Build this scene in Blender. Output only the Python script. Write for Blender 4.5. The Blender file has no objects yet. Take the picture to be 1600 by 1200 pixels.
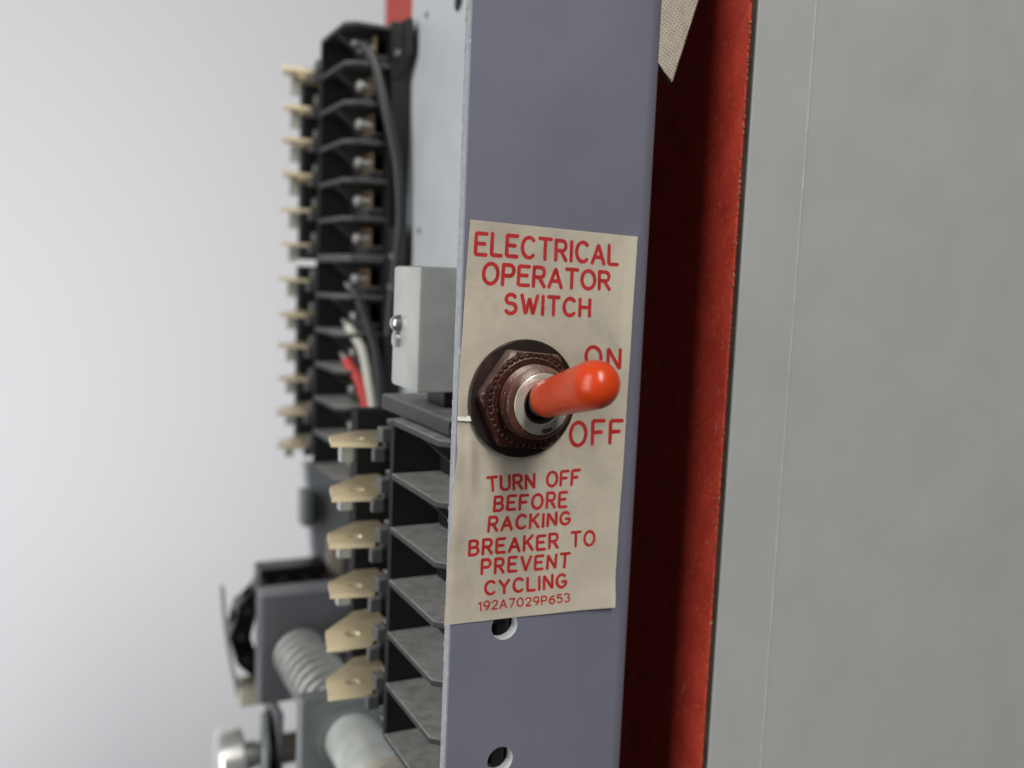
import bpy, bmesh, math, random
from math import sin, cos, pi, radians
from mathutils import Vector, Matrix, noise
random.seed(7)
S = 0.001                                  # everything below is written in millimetres
SC = bpy.context.scene
COL = SC.collection

# ------------------------------------------------------------------ camera
cam = bpy.data.cameras.new('camera')
camo = bpy.data.objects.new('camera', cam)
COL.objects.link(camo)
yaw, pit, rol = .45735, .10871, .041094
f = Vector((sin(yaw)*cos(pit), cos(yaw)*cos(pit), -sin(pit)))
r = Vector((cos(yaw), -sin(yaw), 0)); u = r.cross(f)
r2 = cos(rol)*r + sin(rol)*u; u2 = -sin(rol)*r + cos(rol)*u
M = Matrix((r2, u2, -f)).transposed().to_4x4()
M.translation = Vector((-67.18, -132.87, 18.42))*S
camo.matrix_world = M
cam.sensor_width = 36.0
cam.lens = 33.4
cam.clip_start, cam.clip_end = .005, 50
cam.dof.use_dof = True
cam.dof.focus_distance = .146
cam.dof.aperture_fstop = 14.5
SC.camera = camo

# ------------------------------------------------------------------ world, lamps, exposure
W = bpy.data.worlds.new('World'); SC.world = W; W.use_nodes = True
bg = W.node_tree.nodes['Background']
bg.inputs['Color'].default_value = (.92, .96, 1.0, 1); bg.inputs['Strength'].default_value = .025

def lamp(name, loc, aim, size, power, col, sy=None):
    l = bpy.data.lights.new(name, 'AREA'); l.energy = power; l.color = col; l.size = size
    if sy: l.shape = 'RECTANGLE'; l.size_y = sy
    o = bpy.data.objects.new(name, l); COL.objects.link(o)
    o.location = loc
    o.rotation_euler = (Vector(aim) - Vector(loc)).to_track_quat('-Z', 'Y').to_euler()
    return o
lamp('window_light', (-1.05, -.25, .20), (0, .03, 0), .62, 12.2, (.97, .985, 1.0), 1.5)
lamp('ceiling_lamp', (.05, -1.42, 1.30), (.03, 0, -.03), .24, 32, (1.0, .955, .89), 1.1)
lamp('wall_fill_light', (-.34, .225, -.30), (-.34, 1.3, -.30), .55, 6.0, (.985, .965, 1.0))  # added fill out of view, only brightens the wall
SC.view_settings.view_transform = 'Standard'
SC.view_settings.look = 'None'
SC.view_settings.exposure = 0
SC.view_settings.gamma = 1
SC.view_settings.use_curve_mapping = False

# ------------------------------------------------------------------ materials
def mat(name, col, rough=.5, metal=0., var=.12, vscale=60, bump=0., bscale=900, spec=.5,
        dust=None, dust_amt=.8, speck=None, speck_t=.72, speck_s=1400, coat=0., stretch=(1, 1, 1), rvar=.1):
    """procedural surface; scales are in cycles per metre of object space"""
    m = bpy.data.materials.new(name); m.use_nodes = True
    nt = m.node_tree; N, L = nt.nodes, nt.links
    b = N['Principled BSDF']
    b.inputs['Metallic'].default_value = metal
    b.inputs['Specular IOR Level'].default_value = spec
    b.inputs['Coat Weight'].default_value = coat
    b.inputs['Coat Roughness'].default_value = .15
    tc = N.new('ShaderNodeTexCoord'); mp = N.new('ShaderNodeMapping'); mp.inputs['Scale'].default_value = stretch
    L.new(tc.outputs['Object'], mp.inputs['Vector'])
    def nz(scale, detail=4, ro=.6):
        n = N.new('ShaderNodeTexNoise'); n.inputs['Scale'].default_value = scale
        n.inputs['Detail'].default_value = detail; n.inputs['Roughness'].default_value = ro
        L.new(mp.outputs[0], n.inputs['Vector']); return n
    def mix(fac, a, c):
        x = N.new('ShaderNodeMix'); x.data_type = 'RGBA'
        for i, v in ((0, fac), (6, a), (7, c)):
            if hasattr(v, 'is_output'): L.new(v, x.inputs[i])
            else: x.inputs[i].default_value = v
        return x.outputs[2]
    def ramp(src, lo, hi):
        q = N.new('ShaderNodeMapRange'); L.new(src, q.inputs['Value'])
        q.inputs['From Min'].default_value = lo; q.inputs['From Max'].default_value = hi
        return q.outputs[0]
    c4 = lambda c, k=1.: (c[0]*k, c[1]*k, c[2]*k, 1)
    n1 = nz(vscale, 5)
    out = mix(ramp(n1.outputs[0], .3, .7), c4(col, 1-var), c4(col, 1+var))
    if speck is not None:
        n2 = nz(speck_s, 2, .5)
        out = mix(ramp(n2.outputs[0], speck_t, speck_t+.05), out, c4(speck))
    if dust is not None:
        ge = N.new('ShaderNodeNewGeometry'); sx = N.new('ShaderNodeSeparateXYZ')
        L.new(ge.outputs['Normal'], sx.inputs[0])
        up = ramp(sx.outputs['Z'], .25, .95)
        n3 = nz(420, 4, .55)
        mm = N.new('ShaderNodeMath'); mm.operation = 'MULTIPLY'
        L.new(up, mm.inputs[0]); L.new(ramp(n3.outputs[0], -.3, .62), mm.inputs[1])
        m2 = N.new('ShaderNodeMath'); m2.operation = 'MULTIPLY'; L.new(mm.outputs[0], m2.inputs[0]); m2.inputs[1].default_value = dust_amt
        out = mix(m2.outputs[0], out, c4(dust))
        rr = N.new('ShaderNodeMapRange'); L.new(m2.outputs[0], rr.inputs['Value'])
        rr.inputs['To Min'].default_value = rough; rr.inputs['To Max'].default_value = .95
        L.new(rr.outputs[0], b.inputs['Roughness'])
    else:
        rr = N.new('ShaderNodeMapRange'); L.new(n1.outputs[0], rr.inputs['Value'])
        rr.inputs['From Min'].default_value = .3; rr.inputs['From Max'].default_value = .7
        rr.inputs['To Min'].default_value = max(.02, rough-rvar*rough*2); rr.inputs['To Max'].default_value = min(1, rough+rvar*rough*2)
        L.new(rr.outputs[0], b.inputs['Roughness'])
    L.new(out, b.inputs['Base Color'])
    if bump:
        n4 = nz(bscale, 6, .6); bp = N.new('ShaderNodeBump')
        bp.inputs['Strength'].default_value = 1; bp.inputs['Distance'].default_value = bump*S
        L.new(n4.outputs[0], bp.inputs['Height']); L.new(bp.outputs[0], b.inputs['Normal'])
    m['bsdf'] = 1
    return m

M_paint   = mat('blue_grey_paint', (.160, .166, .216), .42, 0, .05, 45, .014, 1600, .5, speck=(.27, .265, .26), speck_t=.74, speck_s=2600)
M_panel   = mat('grey_panel_paint', (.345, .358, .352), .5, 0, .035, 60, .012, 1500, .4, speck=(.372, .38, .37), speck_t=.73, speck_s=300)
M_sidelit = mat('side_lit_paint', (.60, .625, .635), .4, 0, .05, 70, .03, 900)  # inner flange paler than the channel paint: side light put into the colour
M_shroud  = mat('dusty_grey_moulding', (.13, .13, .127), .5, 0, .25, 200, .04, 900, .4, dust=(.34, .34, .32), dust_amt=.9)
M_recess  = mat('shaded_recess_black', (.008, .008, .008), .7, 0, .2, 90)  # darker than the bakelite, the shade of the recess put into the colour
M_bright  = mat('bright_steel', (.80, .80, .78), .22, .6, .05, 200)
M_seam    = mat('paint_ridge', (.46, .465, .44), .55, 0, .22, 300, .05, 900)
M_label   = mat('yellowed_paper', (.80, .745, .635), .26, 0, .11, 45, .02, 700, .5, coat=.15)
M_ink     = mat('red_ink', (.43, .020, .022), .5, 0, .15, 500, .0)
M_tear    = mat('torn_paper', (.84, .815, .75), .7, 0, .05, 500, .1, 1200)
M_red     = mat('red_fibre_sheet', (.50, .046, .026), .5, 0, .2, 200, .04, 1600, .4, speck=(.58, .12, .06), speck_t=.62, speck_s=2300, stretch=(1, 1, .6))
M_redge   = mat('fibre_edge', (.33, .06, .022), .8, 0, .3, 800, .2, 1800, speck=(.48, .20, .08), speck_t=.60, speck_s=1700)
M_black   = mat('black_bakelite', (.017, .017, .018), .42, 0, .2, 90, .05, 900, .4, dust=(.38, .38, .355), dust_amt=.9)
M_tab     = mat('tan_contact', (.82, .70, .46), .28, .2, .10, 60, .04, 700, .5)
M_brass   = mat('dull_brass', (.20, .14, .08), .5, .5, .3, 200, .05, 900)
M_fin     = mat('dusty_bakelite_fin', (.040, .038, .036), .5, 0, .2, 120, .05, 900, .4, dust=(.62, .61, .57), dust_amt=.95)
M_dull    = mat('dull_screw', (.30, .30, .29), .5, .5, .3, 400)
M_edge    = mat('sheared_edge_paint', (.40, .415, .42), .5, 0, .18, 900, .08, 1400)
M_gapshadow    = mat('gap_shadow_brown', (.035, .028, .020), .6, 0, .3, 300)  # colour of the gap's shadow, not a fitted seal
M_burr    = mat('chipped_paint', (.47, .48, .475), .6, 0, .3, 900)
M_rod     = mat('pale_zinc_rod', (.68, .70, .645), .34, .1, .2, 130)
M_screw   = mat('plated_steel', (.62, .62, .60), .28, .9, .15, 300, .03, 900)
M_zinc    = mat('zinc_plate', (.56, .575, .53), .36, .05, .16, 90, .03, 900)
M_zincd   = mat('greenish_zinc', (.30, .33, .32), .42, .5, .15, 70, .03, 700)
M_spring  = mat('spring_steel', (.50, .50, .465), .40, .35, .2, 200, .03, 900)
M_grey    = mat('mid_grey_paint', (.16, .165, .175), .45, 0, .08, 70, .03, 900)
M_greyl   = mat('light_grey_paint', (.30, .315, .33), .45, 0, .08, 70, .03, 900)
M_chain   = mat('oiled_chain', (.018, .017, .015), .35, .4, .4, 200, .03, 900)
M_pin     = mat('worn_roller_pin', (.10, .09, .075), .3, .6, .6, 300)
M_rnut    = mat('greenish_nut', (.20, .225, .20), .5, 0, .2, 200)
M_beige   = mat('beige_plastic', (.62, .56, .45), .5, 0, .05, 60)
M_pink    = mat('faded_red_sheet', (.52, .17, .15), .6, 0, .08, 60)
M_wblack  = mat('black_insulation', (.028, .028, .030), .38, 0, .2, 120)
M_wwhite  = mat('white_insulation', (.72, .70, .60), .4, 0, .05, 120)
M_wred    = mat('red_insulation', (.68, .055, .045), .4, 0, .06, 120)
M_nut     = mat('maroon_lacquer', (.045, .013, .010), .26, .15, .35, 350, .12, 900, .6, speck=(.26, .19, .15), speck_t=.68, speck_s=2600, dust=(.30, .22, .18), dust_amt=.6)
M_washer  = mat('dark_washer', (.04, .030, .026), .25, .5, .35, 260, .02, 700)
M_thread  = mat('lacquered_thread', (.085, .032, .022), .30, .12, .4, 350, .06, 900, .6, speck=(.30, .22, .17), speck_t=.66, speck_s=2400, dust=(.4, .32, .26), dust_amt=.5)
M_nickel  = mat('bushing_nickel', (.50, .485, .42), .28, .45, .15, 400, .02, 900)
M_gasket  = mat('dark_gasket', (.02, .018, .016), .5)
M_cap     = mat('orange_red_vinyl', (.60, .052, .009), .29, 0, .10, 160, .03, 900, .5, speck=(.70, .20, .10), speck_t=.72, speck_s=2300)
M_strap   = mat('woven_tape', (.50, .465, .40), .9, 0, .2, 500, .0)
M_scuff   = mat('pale_scuff', (.45, .22, .18), .8, 0, .4, 900)
M_wall    = mat('white_wall_paint', (.80, .805, .83), .8, 0, .01, 2, 0)

# weave for the strap, threads and paint nicks for the steel edge
def weave(m, ang, s):
    nt = m.node_tree; N, L = nt.nodes, nt.links; b = N['Principled BSDF']
    tc = N.new('ShaderNodeTexCoord'); hs = []
    for a in (ang, ang+pi/2):
        mp = N.new('ShaderNodeMapping'); mp.inputs['Rotation'].default_value = (0, a, 0)
        L.new(tc.outputs['Object'], mp.inputs['Vector'])
        w = N.new('ShaderNodeTexWave'); w.bands_direction = 'X'; w.inputs['Scale'].default_value = s
        w.inputs['Distortion'].default_value = 2.2; w.inputs['Detail'].default_value = 2
        L.new(mp.outputs[0], w.inputs['Vector']); hs.append(w)
    mm = N.new('ShaderNodeMath'); mm.operation = 'MULTIPLY'
    L.new(hs[0].outputs['Fac'], mm.inputs[0]); L.new(hs[1].outputs['Fac'], mm.inputs[1])
    bp = N.new('ShaderNodeBump'); bp.inputs['Distance'].default_value = .15*S
    L.new(mm.outputs[0], bp.inputs['Height']); L.new(bp.outputs[0], b.inputs['Normal'])
weave(M_strap, radians(-27), 500)

# ------------------------------------------------------------------ mesh helpers (millimetres)
def V(*a): return Vector(a)
def box(bm, x0, x1, y0, y1, z0, z1, bev=0):
    vs = [bm.verts.new((x, y, z)) for x in (x0, x1) for y in (y0, y1) for z in (z0, z1)]
    idx = [(0,1,3,2),(4,6,7,5),(0,4,5,1),(2,3,7,6),(0,2,6,4),(1,5,7,3)]
    fs = [bm.faces.new([vs[i] for i in q]) for q in idx]
    if bev:
        es = list({e for q in fs for e in q.edges})
        bmesh.ops.bevel(bm, geom=es, offset=bev, segments=2, affect='EDGES', profile=.5)
def prism(bm, pts, d, bev=0):
    """closed polygon pts (3D) extruded by vector d"""
    a = [bm.verts.new(p) for p in pts]; c = [bm.verts.new(Vector(p)+Vector(d)) for p in pts]
    n = len(pts); fs = [bm.faces.new(a), bm.faces.new(list(reversed(c)))]
    for i in range(n): fs.append(bm.faces.new((a[i], c[i], c[(i+1) % n], a[(i+1) % n])))
    if bev:
        es = list({e for q in fs[:2] for e in q.edges})
        bmesh.ops.bevel(bm, geom=es, offset=bev, segments=2, affect='EDGES', profile=.5)
def frame(ax):
    ax = Vector(ax).normalized()
    t = Vector((0, 0, 1)) if abs(ax.z) < .9 else Vector((1, 0, 0))
    x = t.cross(ax).normalized(); return ax, x, ax.cross(x)
def lathe(bm, org, ax, prof, n=48, wob=0, closed=True):
    """profile of (distance along axis, radius)"""
    ax, x, y = frame(ax); org = Vector(org); rings = []
    for d, rr in prof:
        if rr < 1e-6: rings.append([bm.verts.new(org+ax*d)]); continue
        rings.append([bm.verts.new(org+ax*d+(x*cos(2*pi*i/n)+y*sin(2*pi*i/n))*rr) for i in range(n)])
    for a, c in zip(rings, rings[1:]):
        for i in range(n):
            j = (i+1) % n
            if len(a) == 1 and len(c) == 1: continue
            if len(a) == 1: bm.faces.new((a[0], c[j], c[i]))
            elif len(c) == 1: bm.faces.new((a[i], a[j], c[0]))
            else: bm.faces.new((a[i], a[j], c[j], c[i]))
def tube(bm, pts, rad, n=12, caps=True):
    pts = [Vector(p) for p in pts]; rings = []
    t0 = (pts[1]-pts[0]).normalized(); _, x, y = frame(t0)
    for i, p in enumerate(pts):
        t = (pts[min(i+1, len(pts)-1)]-pts[max(i-1, 0)]).normalized()
        x = (x - t*x.dot(t)).normalized(); y = t.cross(x)
        rr = rad[i] if isinstance(rad, (list, tuple)) else rad
        rings.append([bm.verts.new(p+(x*cos(2*pi*k/n)+y*sin(2*pi*k/n))*rr) for k in range(n)])
    for a, c in zip(rings, rings[1:]):
        for k in range(n): bm.faces.new((a[k], a[(k+1) % n], c[(k+1) % n], c[k]))
    if caps: bm.faces.new(list(reversed(rings[0]))); bm.faces.new(rings[-1])
def spline(pts, n=8):
    P = [Vector(p) for p in pts]; P = [2*P[0]-P[1]] + P + [2*P[-1]-P[-2]]; o = []
    for i in range(1, len(P)-2):
        a, b, c, d = P[i-1:i+3]
        for k in range(n):
            t = k/n
            o.append(.5*((2*b)+(c-a)*t+(2*a-5*b+4*c-d)*t*t+(3*b-a-3*c+d)*t**3))
    o.append(P[-2]); return o

BASE = {}
def thing(name, label, cat, base, group=None):
    o = bpy.data.objects.new(name, None); COL.objects.link(o); o.empty_display_size = .01
    o.location = Vector(base)*S; o['label'] = label; o['category'] = cat
    if group: o['group'] = group
    BASE[o] = Vector(base); return o
def part(name, bm, m, parent=None, base=None, smooth=0, mats=None):
    """links a bmesh (mm, world coordinates) as ONE mesh object"""
    b = BASE[parent] if parent else Vector(base or (0, 0, 0))
    bmesh.ops.recalc_face_normals(bm, faces=bm.faces[:])
    for v in bm.verts: v.co = (v.co - b)*S
    me = bpy.data.meshes.new(name); bm.to_mesh(me); bm.free()
    for x in (mats or [m]): me.materials.append(x)
    o = bpy.data.objects.new(name, me); COL.objects.link(o)
    if smooth:
        for p in me.polygons: p.use_smooth = True
        me.set_sharp_from_angle(angle=radians(smooth))
    if parent: o.parent = parent; BASE[o] = b
    else: o.location = b*S; BASE[o] = b
    return o
def tag(o, label, cat, group=None, kind=None):
    if label: o['label'] = label
    if cat: o['category'] = cat
    if group: o['group'] = group
    if kind: o['kind'] = kind
    return o
def BM(): return bmesh.new()
def cut(o, cutters):
    """drill holes: cutters is a list of (centre, axis, radius) in mm"""
    for c, ax, rr in cutters:
        bm = BM(); lathe(bm, Vector(c)-Vector(ax)*9, ax, [(0, 0), (0, rr), (18, rr), (18, 0)], 40)
        h = part('cutter', bm, M_paint, base=(0, 0, 0))
        md = o.modifiers.new('b', 'BOOLEAN'); md.object = h; md.operation = 'DIFFERENCE'; md.solver = 'EXACT'
        bpy.context.view_layer.update()
        me = bpy.data.meshes.new_from_object(o.evaluated_get(bpy.context.evaluated_depsgraph_get()))
        o.modifiers.clear(); old = o.data; o.data = me; bpy.data.meshes.remove(old)
        bpy.data.objects.remove(h)
        me.name = o.name
    return o

# ------------------------------------------------------------------ setting: the pale wall behind
bm = BM(); box(bm, -2500, 2900, 1300, 1330, -1100, 1500)
tag(part('background_wall', bm, M_wall, base=(200, 1300, -1100)), 'plain pale white wall far behind the breaker', None, kind='structure')

# ------------------------------------------------------------------ steel channel
XL, XR, RB, TH = -10.95, 23.9, 3.6, 2.0
prof = [(XL, TH), (XL+.02, .22), (XL+.2, 0)]
n = 10
for i in range(n+1):
    a = -pi/2 + pi/2*i/n
    prof.append((XR-RB+RB*cos(a), RB+RB*sin(a)))
prof += [(XR, 118.), (XR-TH, 118.)]
for i in range(n+1):
    a = -pi/2*i/n
    prof.append((XR-RB+(RB-TH)*cos(a), RB+(RB-TH)*sin(a)))
bm = BM()
prism(bm, [(x, y, -135) for x, y in prof], (0, 0, 270))
ch = part('steel_channel', bm, M_paint, base=(0, 0, -135), smooth=30)
cut(ch, [((-1.35, 0, -37.1), (0, 1, 0), 2.3), ((-1.15, 0, -59.95), (0, 1, 0), 2.3), ((0, 0, 0), (0, 1, 0), 5.7),
         ((21.9, 85.5, 84.2), (1, 0, 0), 2.6), ((21.9, 106.9, 85.7), (1, 0, 0), .95), ((21.9, 107.9, 30.5), (1, 0, 0), .95),
         ((21.9, 100, -30.5), (1, 0, 0), .95)])
for p in ch.data.polygons: p.use_smooth = p.area < 8e-4
ch.data.set_sharp_from_angle(angle=radians(28))
ch.data.materials.append(M_sidelit); ch.data.materials.append(M_edge)
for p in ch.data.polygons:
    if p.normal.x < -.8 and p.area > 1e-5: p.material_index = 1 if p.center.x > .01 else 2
    if abs(p.normal.y) < .3 and p.area < 5e-6 and .0001 < p.center.y < .0021: p.material_index = 1  # hole walls also get the colour with the side light in it
tag(ch, 'tall blue grey painted steel channel that carries the paper label and red toggle', 'steel channel')
# nicked, lighter paint along the sheared left edge
bm = BM(); random.seed(3)
z = -134.
while z < 134:
    h = random.uniform(.3, 1.3); w = random.uniform(.05, .22)
    y0 = random.choice((.2, 1.6, 1.7, 1.75, 1.8, 1.85)) + random.uniform(-.1, .1)
    box(bm, XL-random.uniform(.03, .10), XL+.25, y0-.12, y0+w, z, z+h*.7)
    z += h + random.uniform(.05, 2.2)
eb = part('edge_burr', bm, M_burr, parent=None, base=(0, 0, -135))
eb.parent = ch; eb.location = (0, 0, 0)

# ------------------------------------------------------------------ label
def smooth01(t): t = max(0., min(1., t)); return t*t*(3-2*t)
def laby(x, z):
    """height (towards the camera, -Y) of the paper over the steel"""
    h = .13
    h += .16*noise.noise(Vector((x*.10, z*.08, 3.1))) + .08
    h += .10*noise.noise(Vector((x*.3, z*.12, 9.1)))*smooth01((-2-z)/6)*smooth01((2-x)/6)
    h += .60*smooth01((-6.5-x)/5)*smooth01((z+33)/8)*smooth01((-4-z)/5)*(.6+.4*sin(z*.55))   # puckered left border under the tear
    h += .34*math.exp(-((x+8.2+.05*(z+15))/.8)**2)*smooth01((-4-z)/3)*smooth01((z+17)/6)     # upright crease
    h += .45*smooth01((x-12)/7)*smooth01((-30-z)/6)                                          # lifted lower right corner
    h += .30*smooth01((-31-z)/5)*smooth01((x+2)/10)
    h += .22*smooth01((x-17.5)/2.5)
    if x < -7.5: h += .28*smooth01((z+3.15)/.12)*smooth01((1.5-z)/3)*smooth01((-7.5-x)/1.2)  # upper lip of the tear
    d = math.hypot(x, z)
    if d < 11: h = .13 + (h-.13)*smooth01((d-9.3)/1.7)                                       # held flat by the washer
    return -h
lp = [(27.2, -10.0), (18.9, -10.35), (10.2, -10.65), (2.4, -10.9), (-3.0, -11.05), (-3.3, -10.95), (-7.5, -10.95), (-13.5, -11.3), (-25.6, -11.75), (-35.6, -12.0)]
rp = [(26.4, 19.8), (2.0, 19.5), (-14.2, 19.4), (-36.1, 18.9)]
def lin(tab, z):
    if z >= tab[0][0]: return tab[0][1]
    for (z0, x0), (z1, x1) in zip(tab, tab[1:]):
        if z >= z1: return x0+(x1-x0)*(z-z0)/(z1-z0)
    return tab[-1][1]
bm = BM(); NU, NV = 70, 150; g = []
for j in range(NV+1):
    t = j/NV; row = []
    for i in range(NU+1):
        s = i/NU
        zt = 27.2-.85*s; zb = -35.55-.5*s
        z = zt+(zb-zt)*t
        x = lin(lp, z)*(1-s)+lin(rp, z)*s + (.05*noise.noise(Vector((0, z*1.1, 7))) if i in (0, NU) else 0)
        row.append(bm.verts.new((x, laby(x, z), z)))
    g.append(row)
for j in range(NV):
    for i in range(NU): bm.faces.new((g[j][i], g[j+1][i], g[j+1][i+1], g[j][i+1]))
r_ = bmesh.ops.solidify(bm, geom=bm.faces[:], thickness=.10)
lab = part('warning_label', bm, M_label, base=(4, 0, -35.5), smooth=40)
tag(lab, 'yellowed white paper label with red lettering pasted behind the toggle switch', 'label')
bm = BM()
fl = [(-11.0, -2.55), (-10.6, -2.7), (-10.1, -2.6), (-9.6, -2.75), (-9.2, -2.5), (-8.9, -2.62), (-8.55, -2.85), (-8.1, -2.9), (-7.9, -3.15), (-8.3, -3.36), (-8.9, -3.3), (-9.5, -3.38), (-10.1, -3.25), (-10.6, -3.32), (-11.0, -3.2)]
prism(bm, [(x, -.55-.18*max(0, x+9.2)-.02*(i % 3), z) for i, (x, z) in enumerate(fl)], (0, .12, 0))
part('torn_flap', bm, M_tear, lab)

# ---- single stroke lettering
def arc(cx, cy, rx, ry, a0, a1, n=18):
    return [(cx+rx*cos(radians(a0+(a1-a0)*i/n)), cy+ry*sin(radians(a0+(a1-a0)*i/n))) for i in range(n+1)]
def bowl(x0, x1, y0, y1):
    ry = (y0-y1)/2; return [(x0, y0)] + arc(x1-ry*.8, (y0+y1)/2, ry*.8, ry, 90, -90, 12) + [(x0, y1)]
G = {
 'A': (.68, [[(0, 0), (.34, 1), (.68, 0)], [(.12, .33), (.56, .33)]]),
 'B': (.58, [[(0, 0), (0, 1)], bowl(0, .53, 1, .53), bowl(0, .58, .53, 0)]),
 'C': (.64, [arc(.36, .5, .36, .5, 48, 312, 26)]),
 'E': (.54, [[(.54, 1), (0, 1), (0, 0), (.54, 0)], [(0, .52), (.44, .52)]]),
 'F': (.54, [[(.54, 1), (0, 1), (0, 0)], [(0, .50), (.42, .50)]]),
 'G': (.68, [arc(.36, .5, .36, .5, 50, 330, 26) + [(.68, .44), (.42, .44)]]),
 'H': (.60, [[(0, 0), (0, 1)], [(.6, 0), (.6, 1)], [(0, .52), (.6, .52)]]),
 'I': (.02, [[(.01, 0), (.01, 1)]]),
 'K': (.58, [[(0, 0), (0, 1)], [(.55, 1), (0, .40)], [(.2, .60), (.58, 0)]]),
 'L': (.50, [[(0, 1), (0, 0), (.5, 0)]]),
 'N': (.60, [[(0, 0), (0, 1), (.6, 0), (.6, 1)]]),
 'O': (.74, [arc(.37, .5, .37, .5, 90, 450, 34)]),
 'P': (.56, [[(0, 0), (0, 1)], bowl(0, .56, 1, .45)]),
 'R': (.58, [[(0, 0), (0, 1)], bowl(0, .56, 1, .48), [(.28, .48), (.58, 0)]]),
 'S': (.58, [arc(.29, .755, .27, .245, 35, 250, 16)[:-1] + arc(.29, .27, .29, .27, 80, -150, 18)]),
 'T': (.62, [[(0, 1), (.62, 1)], [(.31, 1), (.31, 0)]]),
 'U': (.60, [[(0, 1), (0, .32)] + arc(.3, .3, .3, .3, 180, 360, 16) + [(.6, 1)]]),
 'V': (.64, [[(0, 1), (.32, 0), (.64, 1)]]),
 'W': (.90, [[(0, 1), (.24, 0), (.45, .85), (.66, 0), (.9, 1)]]),
 'Y': (.64, [[(0, 1), (.32, .48), (.64, 1)], [(.32, .48), (.32, 0)]]),
 '0': (.62, [arc(.31, .5, .31, .5, 90, 450, 30)]),
 '1': (.22, [[(0, .78), (.2, 1), (.2, 0)]]),
 '2': (.56, [arc(.28, .72, .28, .28, 165, -35, 16) + [(0, 0), (.56, 0)]]),
 '3': (.54, [arc(.25, .745, .26, .255, 145, -80, 14) + arc(.26, .26, .28, .265, 85, -145, 16)]),
 '5': (.56, [[(.5, 1), (.08, 1), (.04, .56)] + arc(.27, .32, .29, .32, 125, -140, 18)]),
 '6': (.58, [[(.46, .96)] + arc(.42, .32, .41, .62, 100, 170, 10) + arc(.29, .30, .29, .30, 180, 520, 26)]),
 '7': (.56, [[(0, 1), (.56, 1), (.2, 0)]]),
 '9': (.58, [arc(.29, .70, .29, .30, 10, 360, 26) + arc(.16, .68, .42, .64, 0, -75, 10)]),
 ' ': (.36, []),
}
def fillet(p, rr):
    if len(p) < 3: return p
    o = [Vector(p[0])]
    for a, b, c in zip(p, p[1:], p[2:]):
        a, b, c = Vector(a), Vector(b), Vector(c)
        d1, d2 = (a-b), (c-b); l1, l2 = d1.length, d2.length
        if l1 < 1e-5 or l2 < 1e-5: continue
        if d1.angle(d2) > 2.6: o.append(b); continue
        q = min(rr, l1*.4, l2*.4); s, e = b+d1/l1*q, b+d2/l2*q
        for k in range(6):
            t = k/5; o.append((1-t)**2*s+2*t*(1-t)*b+t*t*e)
    o.append(Vector(p[-1])); return o
LAY = [0]
def stroke(bm, pts, w):
    """flat ribbon with rounded ends; pts in label millimetres (x, z)"""
    P = []
    for p in pts:
        p = Vector(p)
        if not P or (p-P[-1]).length > .03: P.append(p)
    closed = (Vector(pts[0])-Vector(pts[-1])).length < .02
    if closed: P = P[:-1] if (P[0]-P[-1]).length < .06 else P
    N_ = len(P); LAY[0] = (LAY[0]+1) % 5; lift = .016+.006*LAY[0]
    def vert(q): return bm.verts.new((q.x, laby(q.x, q.y)-lift, q.y))
    Lf, Rt = [], []
    for i in range(N_):
        if closed: a, c = P[i-1], P[(i+1) % N_]
        else: a, c = P[max(i-1, 0)], P[min(i+1, N_-1)]
        t = (c-a).normalized(); nn = Vector((-t.y, t.x))
        ww = w*(1+.10*noise.noise(Vector((P[i].x*2, P[i].y*2, 1.7))))
        Lf.append(vert(P[i]+nn*ww/2)); Rt.append(vert(P[i]-nn*ww/2))
    for i in range(N_ if closed else N_-1):
        j = (i+1) % N_; bm.faces.new((Lf[i], Rt[i], Rt[j], Lf[j]))
    if not closed:
        for i, q in ((0, P[1]), (N_-1, P[-2])):
            t = (P[i]-q).normalized(); nn = Vector((-t.y, t.x))
            a = [vert(P[i]+(nn*cos(pi*k/8)+t*sin(pi*k/8))*w/2) for k in range(1, 8)]
            bm.faces.new([Lf[i]]+a+[Rt[i]] if i else [Rt[i]]+list(a)+[Lf[i]])
def resample(p, step):
    o = [Vector(p[0])]
    for a, b in zip(p, p[1:]):
        a, b = Vector(a), Vector(b); k = max(1, int((b-a).length/step))
        for i in range(1, k+1): o.append(a+(b-a)*i/k)
    return o
def write(text, LB, LT, RB_, RT, w, gap=.30):
    LB, LT, RB_, RT = map(Vector, (LB, LT, RB_, RT))
    tot = sum(G[c][0] for c in text)+gap*(len(text)-1)
    bm = BM(); x = 0; rnd = random.Random(len(text)*7+ord(text[0]))
    for c in text:
        wd, st = G[c]; jy = rnd.uniform(-.02, .02); js = rnd.uniform(.97, 1.03)
        for s in st:
            q = []
            for px, py in s:
                X = (x+px)/tot; Y = py*js+jy
                q.append(tuple((LB*(1-X)+RB_*X)*(1-Y)+(LT*(1-X)+RT*X)*Y))
            sc = (LT-LB).length
            stroke(bm, resample(fillet(q, .10*sc), .35), w)
        x += wd+gap
    return part('lettering', bm, M_ink, lab)
write('ELECTRICAL', (-8.95, 22.15), (-8.9, 25.3), (16.3, 21.65), (16.2, 24.6), .60, .29)
write('OPERATOR', (-7.5, 17.75), (-7.4, 20.8), (15.0, 17.55), (14.9, 20.3), .60, .27)
write('SWITCH', (-3.5, 13.25), (-3.5, 16.25), (11.5, 13.25), (11.45, 15.8), .60, .32)
write('ON', (11.35, 4.9), (11.2, 8.25), (17.75, 4.6), (17.7, 7.75), .62, .36)
write('OFF', (9.15, -7.95), (9.0, -4.1), (18.75, -7.75), (18.75, -4.1), .66, .33)
write('TURN OFF', (-5.25, -14.55), (-5.5, -12.4), (11.0, -14.4), (11.1, -12.1), .50, .30)
write('BEFORE', (-4.15, -17.8), (-4.05, -15.65), (8.85, -18.0), (8.85, -15.55), .50, .34)
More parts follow.
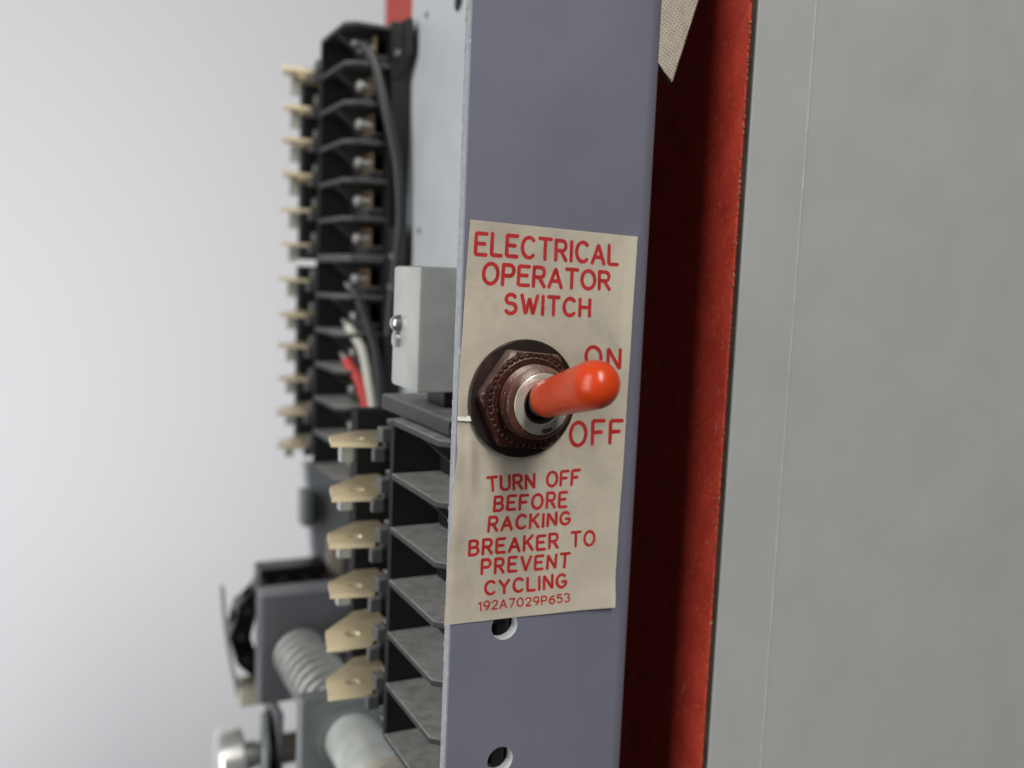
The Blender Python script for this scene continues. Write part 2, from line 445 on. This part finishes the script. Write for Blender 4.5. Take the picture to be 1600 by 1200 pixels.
write('RACKING', (-5.0, -21.05), (-4.9, -18.85), (9.65, -21.0), (9.6, -19.0), .50, .33)
write('BREAKER TO', (-8.15, -24.65), (-8.15, -22.4), (14.65, -24.95), (14.55, -22.6), .50, .33)
write('PREVENT', (-5.85, -27.9), (-5.85, -25.7), (9.9, -28.35), (9.95, -26.05), .50, .36)
write('CYCLING', (-5.1, -31.4), (-5.15, -29.3), (9.65, -31.7), (9.55, -29.55), .50, .34)
write('192A7029P653', (-6.2, -33.85), (-6.2, -32.45), (10.35, -34.25), (10.3, -32.95), .27, .30)

# ------------------------------------------------------------------ toggle switch
sw = thing('toggle_switch', 'toggle switch with orange red tipped lever, maroon hex nut and dark washer', 'toggle switch', (0, 0, 0))
bm = BM(); lathe(bm, (0, -.30, 0), (0, -1, 0), [(0, 5.9), (0, 9.25), (.12, 9.35), (.62, 9.35), (.78, 9.15), (.80, 5.9), (0, 5.9)], 96)
part('washer', bm, M_washer, sw, smooth=35)
bm = BM()
def hexr(a, R, k): # rounded hexagon radius
    a = (a % (pi/3))-pi/6; return min(R, k/cos(a))
rings = []
n = 96
for d, R, k in [(1.1, 5.6, 9), (1.1, 8.5, 7.35), (1.35, 8.65, 7.45), (2.75, 8.65, 7.45), (3.15, 7.95, 7.45), (3.3, 7.5, 7.4), (3.3, 5.6, 9)]:
    rings.append([bm.verts.new((hexr(2*pi*i/n+radians(5), R, k)*cos(2*pi*i/n), -d, hexr(2*pi*i/n+radians(5), R, k)*sin(2*pi*i/n))) for i in range(n)])
for a, c in zip(rings, rings[1:]+rings[:1]):
    for i in range(n): bm.faces.new((a[i], a[(i+1) % n], c[(i+1) % n], c[i]))
nut = part('hex_nut', bm, M_nut, sw, smooth=28)
bm = BM()
for i in range(44):
    a = 2*pi*i/44; m4 = Matrix.Rotation(-a, 4, 'Y')
    b2 = BM(); prism(b2, [(6.75, -3.25, -.30), (7.3, -3.25, -.30), (7.3, -3.25, .30), (6.75, -3.25, .30)], (0, -.36, 0), .09)
    b2.transform(m4); me = bpy.data.meshes.new('t'); b2.to_mesh(me); b2.free(); bm.from_mesh(me); bpy.data.meshes.remove(me)
lathe(bm, (0, -3.2, 0), (0, -1, 0), [(0, 5.6), (0, 6.85), (.22, 6.85), (.42, 6.6), (.42, 5.6)], 96)
part('serrated_ring', bm, M_nut, nut, smooth=35)
bm = BM(); pf = [(0, 3.2), (0, 5.35)]
d = 2.6
while d < 5.6: pf += [(d, 4.95), (d+.48, 5.76), (d+.54, 5.76), (d+1.0, 4.95)]; d += 1.02
pf += [(6.0, 5.6), (6.35, 5.6), (7.0, 4.85), (7.05, 4.6)]
lathe(bm, (0, .4, 0), (0, -1, 0), [(a+.4 if a else 0, b) for a, b in pf], 96)
bu = part('threaded_bushing', bm, M_thread, sw, smooth=35)
bm = BM(); lathe(bm, (0, 0, 0), (0, -1, 0), [(6.6, 4.6), (7.08, 4.72), (7.15, 4.66), (7.2, 4.55), (7.22, 3.2), (7.0, 3.05), (5.0, 3.05)], 96)
part('bushing_face', bm, M_nickel, bu, smooth=30)
bm = BM(); lathe(bm, (0, 0, 0), (0, -1, 0), [(6.5, 3.1), (7.0, 3.02), (7.05, 2.7), (6.6, 2.6), (5.2, 2.5), (5.2, 0)], 64)
part('gasket', bm, M_gasket, bu, smooth=40)
# worn stamping on the lower rim of the face
bm = BM()
for k, (a, ln) in enumerate([(-88, .5), (-83, .62), (-78, .5), (-73, .6), (-68, .45)]):
    ca, sa = cos(radians(a)), sin(radians(a))
    p0, p1 = V(3.85*ca, -7.27, 3.85*sa), V((3.85+ln)*ca, -7.27, (3.85+ln)*sa)
    t = V(-sa, 0, ca)*.09
    prism(bm, [p0-t, p1-t, p1+t, p0+t], (0, .06, 0))
    if k % 2: q = V(p1.x, -7.275, p1.z); prism(bm, [q-t*3-V(ca, 0, sa)*.12, q-t*3, q+t*3, q+t*3-V(ca, 0, sa)*.12], (0, .06, 0))
part('stamping', bm, M_gasket, bu)
tilt = radians(15.4); ax = V(0, -cos(tilt), sin(tilt)); piv = V(0, -4.9, 0)
bm = BM(); lathe(bm, piv, ax, [(-1, 0), (-1, 2.3), (1.2, 2.35), (2.2, 2.3), (3.2, 2.25), (3.6, 1.85), (8, 1.8), (8, 0)], 48)
lev = part('lever', bm, M_screw, sw, smooth=40)
pf = [(3.35, 1.7), (3.25, 2.3), (3.35, 2.72), (3.7, 2.9), (6, 2.95), (9, 3.05), (12, 3.2), (15, 3.36), (17.4, 3.44)]
pf += [(17.4+3.9*sin(a*pi/2/14)*1.0, 3.44*cos(a*pi/2/14)**.85 if a < 14 else 0) for a in range(1, 15)]
bm = BM(); lathe(bm, piv, ax, pf, 64)
part('lever_cap', bm, M_cap, lev, smooth=60)

# ------------------------------------------------------------------ terminal blocks
PITCH = 10.15
def block_master(label, x0, y0, z0):
    """fin edge x0, near face y0, top of first barrier z0; base lies at x0 + 16.7"""
    t = thing('terminal_block', label, 'terminal block', (x0+16.7, y0+20, z0-30), 'black terminal blocks bolted to the channel')
    X = lambda a: x0+a
    Y = lambda a: y0+a
    Zb = z0-6*PITCH
    bm = BM()
    box(bm, X(12.2), X(16.2), Y(0), Y(44), Zb-1.2, z0, .3)
    box(bm, X(12.1), X(17.6), Y(-1.3), Y(44.2), Zb-5, z0+1.2, .3)
    box(bm, X(9), X(12.3), Y(27.4), Y(43), Zb-1.2, z0-.8, .3)
    for k in range(6):
        zz = z0-k*PITCH
        box(bm, X(7.5), X(12.2), Y(1.6), Y(13), zz-10.1, zz-7.6, .25)
    part('body', bm, M_black, t)
    bm = BM()
    box(bm, X(9.6), X(12.2), Y(12.8), Y(26), Zb-1.1, z0-1.1, .1)
    box(bm, X(.25), X(12.2), Y(25.4), Y(27.3), Zb-1.15, z0-.4, .15)
    box(bm, X(2), X(12.2), Y(54.3), Y(59), Zb-1.15, z0-2.4, .15)
    part('rear_wall', bm, M_recess, t)
    for k in range(7):
        zz = z0-k*PITCH
        bm = BM(); th = 1.15
        prism(bm, [(X(0), Y(2.5), zz-th), (X(0), Y(25.6), zz-th), (X(2.0), Y(27), zz-th), (X(12.4), Y(27), zz-th), (X(12.4), Y(.05), zz-th), (X(2.5), Y(.05), zz-th)], (0, 0, th), .22)
        # narrower rear barrier beside the contact
        prism(bm, [(X(2.6), Y(27.1), zz-th-1.6), (X(2.6), Y(36.8), zz-th-1.6), (X(9.2), Y(39), zz-th-1.6), (X(9.2), Y(27.1), zz-th-1.6)], (0, 0, 1.1), .2)
        part('barrier', bm, M_fin, t)
    rnd = random.Random(4)
    for k in range(6):
        zz = z0-k*PITCH
        bm = BM()
        prism(bm, [(X(.5), Y(10.5), zz-1.3), (X(12), Y(10.5), zz-1.3), (X(12), Y(10.5), zz-9.4), (X(7.4), Y(10.5), zz-7.0)], (0, 1.3, 0), .2)
        part('recess_web', bm, M_fin, t)
        bm = BM()
        box(bm, X(1.4), X(4.3), Y(35.6), Y(39), zz-6.2, zz-3.4, .25)
        box(bm, X(-.2), X(2.2), Y(35.6), Y(37.4), zz-10.0, zz-7.2, .25)
        box(bm, X(2.2), X(9.2), Y(36.5), Y(40), zz-9.8, zz-6.4, .25)
        box(bm, X(3.7), X(4.3), Y(34.9), Y(37), zz-13.0, zz-9.0, .15) if k < 5 else None
        part('contact_shroud', bm, M_shroud, t)
        bm = BM(); box(bm, X(-3.4), X(-.6), Y(47.5), Y(49.5), zz-12.2, zz-7.5, .2); part('contact_lug', bm, M_zinc, t)
        bm = BM(); zt = zz-7.35+rnd.uniform(-.25, .25); tip, rol_, jx = rnd.uniform(-.05, .05), rnd.uniform(-.05, .05), rnd.uniform(-.3, .3)
        ol = [(-8.0, 37.9), (-7.7, 38.6), (-6.2, 45.8), (2.2, 54.0), (7.0, 54.0), (7.0, 44), (1.0, 37.0)]
        ol = [(X(a), Y(b)) for a, b in ol]
        m0 = [bm.verts.new((a, b, zt)) for a, b in ol]; m1 = [bm.verts.new((a, b, zt+1.0)) for a, b in ol]
        # slot through the tab
        sl = []
        for q in range(16):
            a = 2*pi*q/16; sl.append((X(-1.5)+1.7*cos(a), Y(42.6)+1.5*sin(a)))
        s0 = [bm.verts.new((a, b, zt)) for a, b in sl]; s1 = [bm.verts.new((a, b, zt+1.0)) for a, b in sl]
        def loop(v): return [bm.edges.new((v[i], v[(i+1) % len(v)])) for i in range(len(v))]
        for vv, ss in ((m0, s0), (m1, s1)):
            bmesh.ops.triangle_fill(bm, edges=loop(vv)+loop(ss), use_beauty=True)
        for a_, b_ in ((m0, m1), (s0, s1)):
            for i in range(len(a_)):
                j = (i+1) % len(a_); bm.faces.new((a_[i], a_[j], b_[j], b_[i]))
        for v in bm.verts: v.co.z += (v.co.x-X(1))*tip+(v.co.y-Y(46))*rol_; v.co.x += jx*(1 if v.co.x < X(0) else .3)
        part('contact_tab', bm, M_tab, t)
        bm = BM(); box(bm, X(8.4), X(8.95), Y(2.4), Y(11), zz-7.6, zz-2.6, .1)
        cp = part('contact_plate', bm, M_brass, t)
        bm = BM()
        lathe(bm, (X(8.5), Y(3.9), zz-5.6), (-1, 0, 0), [(0, 1.0), (2.8, 1.0), (2.8, 1.5), (3.2, 1.6), (3.8, 1.5), (4.3, 1.0), (4.4, 0)], 28)
        part('screw', bm, M_dull, cp, smooth=35)
    for s in (0, 1):
        zc = z0-4.2 if s == 0 else Zb+3.2
        bm = BM()
        prism(bm, [(X(13.2), Y(-.3), zc-9), (X(13.2), Y(-2.2), zc+4), (X(14.2), Y(-6), zc+6), (X(16.2), Y(-7.5), zc+6), (X(16.2), Y(-3), zc-16), (X(14), Y(-.3), zc-16)], (0, .25, 0), .1) if False else None
        prism(bm, [(X(12.4), Y(-.2), zc+4.2), (X(14.6), Y(-6.5), zc+5.4), (X(14.6), Y(-7), zc-3.5), (X(12.4), Y(-.2), zc-12)], (1.7, .5, 0), .2)
        ear = part('mounting_ear', bm, M_black, t)
        bm = BM()
        ol = [(X(13.45)-.25+.95*cos(2*pi*q/20)*.62, Y(-3.0)-1.9*cos(2*pi*q/20)*.9, zc+1.2+3.4*sin(2*pi*q/20)) for q in range(20)]
        prism(bm, ol, (.5, .17, 0))
        part('slot', bm, M_gasket, ear)
        bm = BM(); lathe(bm, (X(13.1), Y(-3.2), zc-3.2), (-1, -.35, 0), [(0, 0), (0, 1.1), (.5, 1.0), (.7, 0)], 20)
        part('rivet', bm, M_screw, ear, smooth=40)
    return t
def dup(root, off, label):
    c = root.copy(); COL.objects.link(c); c.location = root.location+Vector(off)*S; c['label'] = label
    for ch_ in root.children[:]:
        p = ch_.copy(); COL.objects.link(p); p.parent = c
        for g_ in ch_.children:
            q = g_.copy(); COL.objects.link(q); q.parent = p
    return c
b1 = block_master('dusty black terminal block low behind the label edge, its tan tabs largest and sharpest', -10.0, 6.9, -8.0)
dup(b1, (14.0, 111.2, 92.4), 'topmost black terminal block, the one the long black wire hangs from')
dup(b1, (13.7, 111.0, 30.6), 'black terminal block in the middle with the white and red wires attached')

# ------------------------------------------------------------------ wires
def wire(pts, rad, m, label, cat='wire'):
    bm = BM(); tube(bm, spline(pts, 8), rad, 14)
    b = Vector(pts[-1]); w = tag(part('wire', bm, m, base=b, smooth=50), label, cat)
    p = Vector(pts[0]); d = (p-Vector(pts[1])).normalized(); bm = BM()
    tube(bm, [p-d*.6, p+d*.6, p+d*1.2+V(0, .6, 0), p+d*2.0+V(0, 1.2, 0)], [1.0, .95, .8, .5], 12)
    part('lug', bm, M_dull, w, smooth=50)
    return w
wire([(8.4, 121.5, 79.3), (9.9, 119.6, 78.2), (12.2, 117.5, 72.5), (14.8, 115, 59.6), (17.2, 114, 49.0), (18.4, 113.5, 35.9), (18.2, 114, 25.5), (17.5, 116, 12), (17.2, 117, 2)], 1.35, M_wblack, 'long black wire curving down from the topmost terminal block')
wire([(7.6, 121.0, 14.4), (8.8, 119.5, 12.6), (11.3, 118.0, 5.8), (13.6, 116.5, -3.2), (14.6, 115, -15.2), (14.9, 114.5, -27)], 1.3, M_wblack, 'short black wire curving down beside the white wire')
wire([(6.9, 121, 4.2), (8.3, 119.6, 1.6), (10.4, 118.0, -2.9), (12.0, 116, -13.4), (12.7, 115, -20.4), (13.0, 114.5, -30)], 1.25, M_wwhite, 'cream white wire curving down between the black and red wires')
wire([(6.5, 121, -4.9), (7.9, 119.6, -7.6), (9.8, 117.6, -11.5), (11.3, 116, -18.5), (11.9, 115, -26), (12.1, 114.5, -33)], 1.35, M_wred, 'bright red insulated wire below the white one')

# ------------------------------------------------------------------ zinc bracket with its screw
br = thing('zinc_bracket', 'pale zinc plated box bracket with a side screw beside the channel edge', 'bracket', (5, 26, -1.6))
bm = BM(); box(bm, -10.2, 20.6, 20, 33.8, -1.6, 20.2, .7)
part('shell', bm, M_zinc, br, smooth=30)
bm = BM(); lathe(bm, (-10.1, 29.6, 9.9), (-1, 0, 0), [(0, 1.5), (.3, 1.6), (.5, 1.5), (1.2, 1.35), (1.7, .8), (1.8, 0)], 32)
lathe(bm, (-10.1, 30.2, 7.0), (-1, 0, 0), [(0, 1.5), (.9, 1.4), (1.2, 0)], 32)
part('screw', bm, M_screw, br, smooth=40)
bm = BM(); box(bm, -4, 18, 22.5, 31, -4.6, -1.6, .3); part('foot', bm, M_black, br)
bm = BM(); box(bm, -8.6, 20.6, 8.4, 44, -7.6, -4.6, .5)
tag(part('insulating_cap', bm, M_black, base=(6, 26, -7.6)), 'flat dusty black insulating cap between the zinc bracket and the lowest terminal block', 'insulating cap')

bm = BM(); box(bm, 24.1, 40.4, 46, 52, -140, 140, .3)  # added behind the channel only to stop stray light on the red sheet
tag(part('gap_light_blocker', bm, M_recess, base=(32, 49, -140)), 'unseen black bar added to keep light out of the gap between the channel and the red sheet', 'light blocker')
# ------------------------------------------------------------------ red fibre sheet, grey panel, strap
bm = BM(); prism(bm, [(40.6, .55, -140), (40.6, 118, -140), (40.6, 118, 88), (40.6, 199, 88), (40.6, 199, 140), (40.6, .55, 140)], (.35, 0, 0), .05)
rs = tag(part('red_barrier_sheet', bm, M_red, base=(40.4, 60, -140)), 'red fibre barrier sheet standing edge on between the channel and the large grey metal sheet', 'barrier sheet')
bm = BM(); random.seed(5); z = -139
while z < 139:
    h = random.uniform(.15, .9); box(bm, 40.48-random.uniform(0, .06), 40.85, .35-random.uniform(0, .12), .62+random.uniform(0, .2), z, z+h); z += h+random.uniform(.1, 1.1)*random.choice((.4, 1, 1, 3.5))
part('frayed_edge', bm, M_redge, rs)
bm = BM()
px = [(41.22, 5), (41.22, -.85), (41.28, -.93), (41.37, -.95), (190, -.95), (190, 5)]
prism(bm, [(x, y, -150) for x, y in px], (0, 0, 300))
pn = tag(part('grey_metal_sheet', bm, M_panel, base=(110, 2, -150), smooth=20), 'large plain grey painted metal sheet with a thin paint ridge, filling the right side', 'metal sheet')
bm = BM(); random.seed(11); A, B_ = [], []
for i in range(900):
    z = -145+290*i/899
    wdt = max(.02, .07+.11*noise.noise(Vector((1, 2, z*.25)))+.07*noise.noise(Vector((4, 2, z*1.3))))
    xx = 53.6+.10*noise.noise(Vector((9, 2, z*.11)))
    A.append((xx-wdt/2, -.955, z)); B_.append((xx+wdt/2, -.955, z))
va = [bm.verts.new(p) for p in A]; vb = [bm.verts.new(p) for p in B_]; vm = [bm.verts.new(((a[0]+b[0])/2, -1.06, a[2])) for a, b in zip(A, B_)]
for i in range(899): bm.faces.new((va[i], vm[i], vm[i+1], va[i+1])); bm.faces.new((vm[i], vb[i], vb[i+1], vm[i+1]))
bm2 = BM(); box(bm2, 41.0, 41.2, -.55, 4, -150, 150, .08); part('gap_shadow_strip', bm2, M_gapshadow, pn)  # dark strip stands in for the shadow in the gap, hides the lit edge
part('paint_ridge', bm, M_seam, pn, smooth=60)
random.seed(21)
for i in range(16):
    x = random.uniform(56, 118); z = random.uniform(-70, 66); ln = random.uniform(.5, 2.4); a = random.gauss(pi/2, .5); w = random.uniform(.03, .06)
    dx, dz = cos(a)*ln, sin(a)*ln; sl = 0
    bm = BM(); bm.faces.new([bm.verts.new((x+k*dx+e*w, -.962+sl*(x+k*dx+e*w-53.6), z+k*dz)) for k, e in ((0, 0), (.5, 1), (1, 0), (.5, -1))])
    part('scratch', bm, M_seam, pn)
for (y, z, dy, dz, w) in [(3.1, 1.5, -1.3, -2.2, .07), (6.0, -55, 2.0, -4, .16), (2.2, -5, .4, -3, .14), (7.0, -60, -2, -2, .14), (7.5, 9, .5, 2.0, .10)]:
    bm = BM(); bm.faces.new([bm.verts.new(p) for p in [(40.585, y, z), (40.585, y+dy*.4+w, z+dz*.4), (40.585, y+dy, z+dz), (40.585, y+dy*.6-w, z+dz*.6)]])
    part('scuff', bm, M_scuff, rs)
bm = BM(); prism(bm, [(30.9, 8.2, 53.6), (36.3, 9.5, 68.9), (38.9, 10.3, 76.4), (24.5, 9.5, 76.4), (24.5, 8.2, 59.4), (29.3, 8.2, 55.4), (29.9, 8.1, 54.5)], (0, 1.3, 0), .3)
tag(part('woven_strap', bm, M_strap, base=(32, 9, 54)), 'off white woven tape end hanging behind the top right of the channel', 'strap')

# ------------------------------------------------------------------ mechanism low at the left
def axp(y): t = (y-130)/20; return V(-2.3+4.9*t*.0, y, -91.0)
AX, AZ = -.6, -92.5
pl = thing('plated_block', 'greenish zinc plated upright block the smooth round rod passes through', 'plate', (0, 88, -125))
bm = BM(); box(bm, -12.8, 10.5, 85, 91, -130, -85.0, .5); part('plate', bm, M_zincd, pl)
bm = BM(); lathe(bm, (-.2, 85.2, -96.2), (0, -1, 0), [(0, 6.9), (0, 8.6), (.7, 8.5), (.8, 6.9)], 48); part('collar', bm, M_zincd, pl, smooth=40)
bm = BM(); lathe(bm, (-.2, 84.8, -96.2), (0, -1, 0), [(-.4, 0), (-.4, 6.8), (30, 6.8), (31, 6.2), (31, 0)], 48)
rd = tag(part('round_rod', bm, M_rod, base=(0, 70, -96.2), smooth=40), 'smooth pale zinc rod pointing towards the viewer at the bottom edge', 'rod')
bm = BM(); lathe(bm, (-.2, 58.5, -96.2), (0, -1, 0), [(0, 6.85), (0, 8.0), (3, 8.0), (3, 6.85), (0, 6.85)], 40); part('bushing', bm, M_beige, rd, smooth=40)
fp = thing('grey_block', 'square dark grey painted block with pale top edge behind the coil spring', 'plate', (-2, 143, -111))
bm = BM(); box(bm, -11.6, 16, 141, 149, -110.5, -77.5, .8); part('plate', bm, M_grey, fp)
bm = BM(); box(bm, -11.4, 16, 140.8, 149.2, -77.5, -76.6, .2); part('top_edge', bm, M_greyl, fp)
bm = BM(); pts = []
NT = 10
for i in range(NT*20+1):
    a = 2*pi*i/20; pts.append((-.3+7.0*cos(a), 91.6+48.6*i/(NT*20), -94.6+7.0*sin(a)))
tube(bm, pts, 1.15, 8)
tag(part('coil_spring', bm, M_spring, base=(-.3, 116, -102), smooth=60), 'grey steel coil spring stretched between the plated block and the grey block', 'spring')
bm = BM(); lathe(bm, (-.3, 91, -94.6), (0, 1, 0), [(0, 0), (0, 5.2), (50, 5.2), (50, 0)], 32)
tag(part('spring_guide', bm, M_black, base=(-.3, 116, -99.6), smooth=40), 'plain steel guide rod inside the coil spring', 'rod')

# roller chain round a sprocket whose axis runs away from the camera
cc = thing('roller_chain', 'oily black roller chain wrapping round behind the grey block', 'chain', (0, 168, -112))
def chain_pt(s):
    R = 13.4; cx, cz = 0.2, -97.0           # s in mm from the right end of the top run
    top = 16.0
    if s < top: return V(cx+top-s, 0, cz+R), 0
    a = (s-top)/R; return V(cx-R*sin(a), 0, cz+R*1.12*cos(a)), a
PC = 7.4
for k in range(9):
    p, a = chain_pt(k*PC); q, _ = chain_pt((k+1)*PC)
    bm = BM()
    dv = (q-p).normalized(); nv = V(-dv.z, 0, dv.x)
    for yy in ((163.2, 164.4), (171.6, 172.8)) if k % 2 == 0 else ((164.6, 165.6), (170.4, 171.4)):
        ol = []
        for t in range(24):
            an = 2*pi*t/24; w = 3.05-.75*abs(sin(an))**6*0
            c = (p if cos(an) < 0 else q)
            sgn = dv*cos(an)*2.7+nv*sin(an)*(3.1-.9*cos(an)**2*0)
            ol.append(c+sgn)
        prism(bm, [V(o.x, yy[0], o.z) for o in ol], (0, yy[1]-yy[0], 0))
    part('link', bm, M_chain, cc)
    bm = BM(); lathe(bm, (p.x, 162.7, p.z), (0, 1, 0), [(0, 0), (0, 1.2), (.3, 1.35), (2, 1.35), (2, 3.3), (8, 3.3), (8, 1.3), (10.6, 1.3), (10.6, 0)], 20)
    part('roller', bm, M_pin, cc, smooth=40)
bm = BM(); box(bm, -6.5, 16, 168, 178, -85, -77.5, .8)
tag(part('black_bar', bm, M_chain, base=(3, 173, -85)), 'plain black bar above the roller chain', 'bar')
gd = thing('guard_bracket', 'thin pale curved strip bracket at the far left beside the chain', 'bracket', (-13, 166, -118))
bm = BM(); a_ = spline([(-19.6, 0, -80), (-18.6, 0, -92), (-17.2, 0, -102), (-15.2, 0, -112), (-13.9, 0, -117.8)], 6)
prism(bm, [V(p.x, 161, p.z) for p in a_]+[V(p.x+.9, 161, p.z) for p in reversed(a_)], (0, 4, 0)); part('strip', bm, M_greyl, gd)
bm = BM(); box(bm, -14.2, 4, 158, 170, -118.2, -112.8, .5); part('foot', bm, M_beige, gd)
# pivot pin with head and washers
pp = thing('pivot_pin', 'shiny steel pivot pin with a round head in the bottom left corner', 'pin', (-10, 150, -131))
bm = BM(); lathe(bm, (-4, 150, -129.8), (-1, 0, 0), [(0, 0), (0, 3.6), (7, 3.6), (7.2, 4.2), (10.6, 4.2), (11.0, 8.2), (11.8, 8.9), (17.6, 8.9), (18.6, 8.0), (18.8, 0)], 48); part('head', bm, M_bright, pp, smooth=35)
bm = BM(); lathe(bm, (-7, 150, -129.8), (-1, .18, 0), [(0, 4.2), (0, 12.4), (1.0, 12.4), (2.2, 11.2), (2.6, 4.2)], 48); part('washer', bm, M_zincd, pp, smooth=35)
bm = BM(); lathe(bm, (8, 150, -129.8), (-1, 0, 0), [(0, 0), (0, 4.6), (11.5, 4.6), (11.5, 0)], 40); part('sleeve', bm, M_beige, pp, smooth=35)
bm = BM(); box(bm, -6.2, -4.6, 140, 160, -150, -113.6, .3)
tag(part('pivot_plate', bm, M_grey, base=(-5, 150, -150)), 'thin dark upright plate the shiny pivot pin passes through', 'plate')
# rear pieces seen between the blocks and the chain
rf = thing('rear_frame', 'blurred light grey frame post behind the tan contact tabs', 'frame post', (22, 195, -140))
bm = BM(); prism(bm, [(13.2, 190, -48), (30, 190, -48), (30, 190, -140), (21.5, 190, -140), (17.8, 190, -93)], (0, 6, 0), .5); part('post', bm, M_greyl, rf)
bm = BM(); box(bm, 11.6, 15.0, 186, 194, -69.5, -57.2, .6); part('nut', bm, M_rnut, rf)
bm = BM(); box(bm, 20.6, 26.2, 186, 188, -112, -74, .4)
tag(part('beige_strip', bm, M_beige, base=(23, 187, -112)), 'upright beige strip in front of the grey frame post', 'strip')
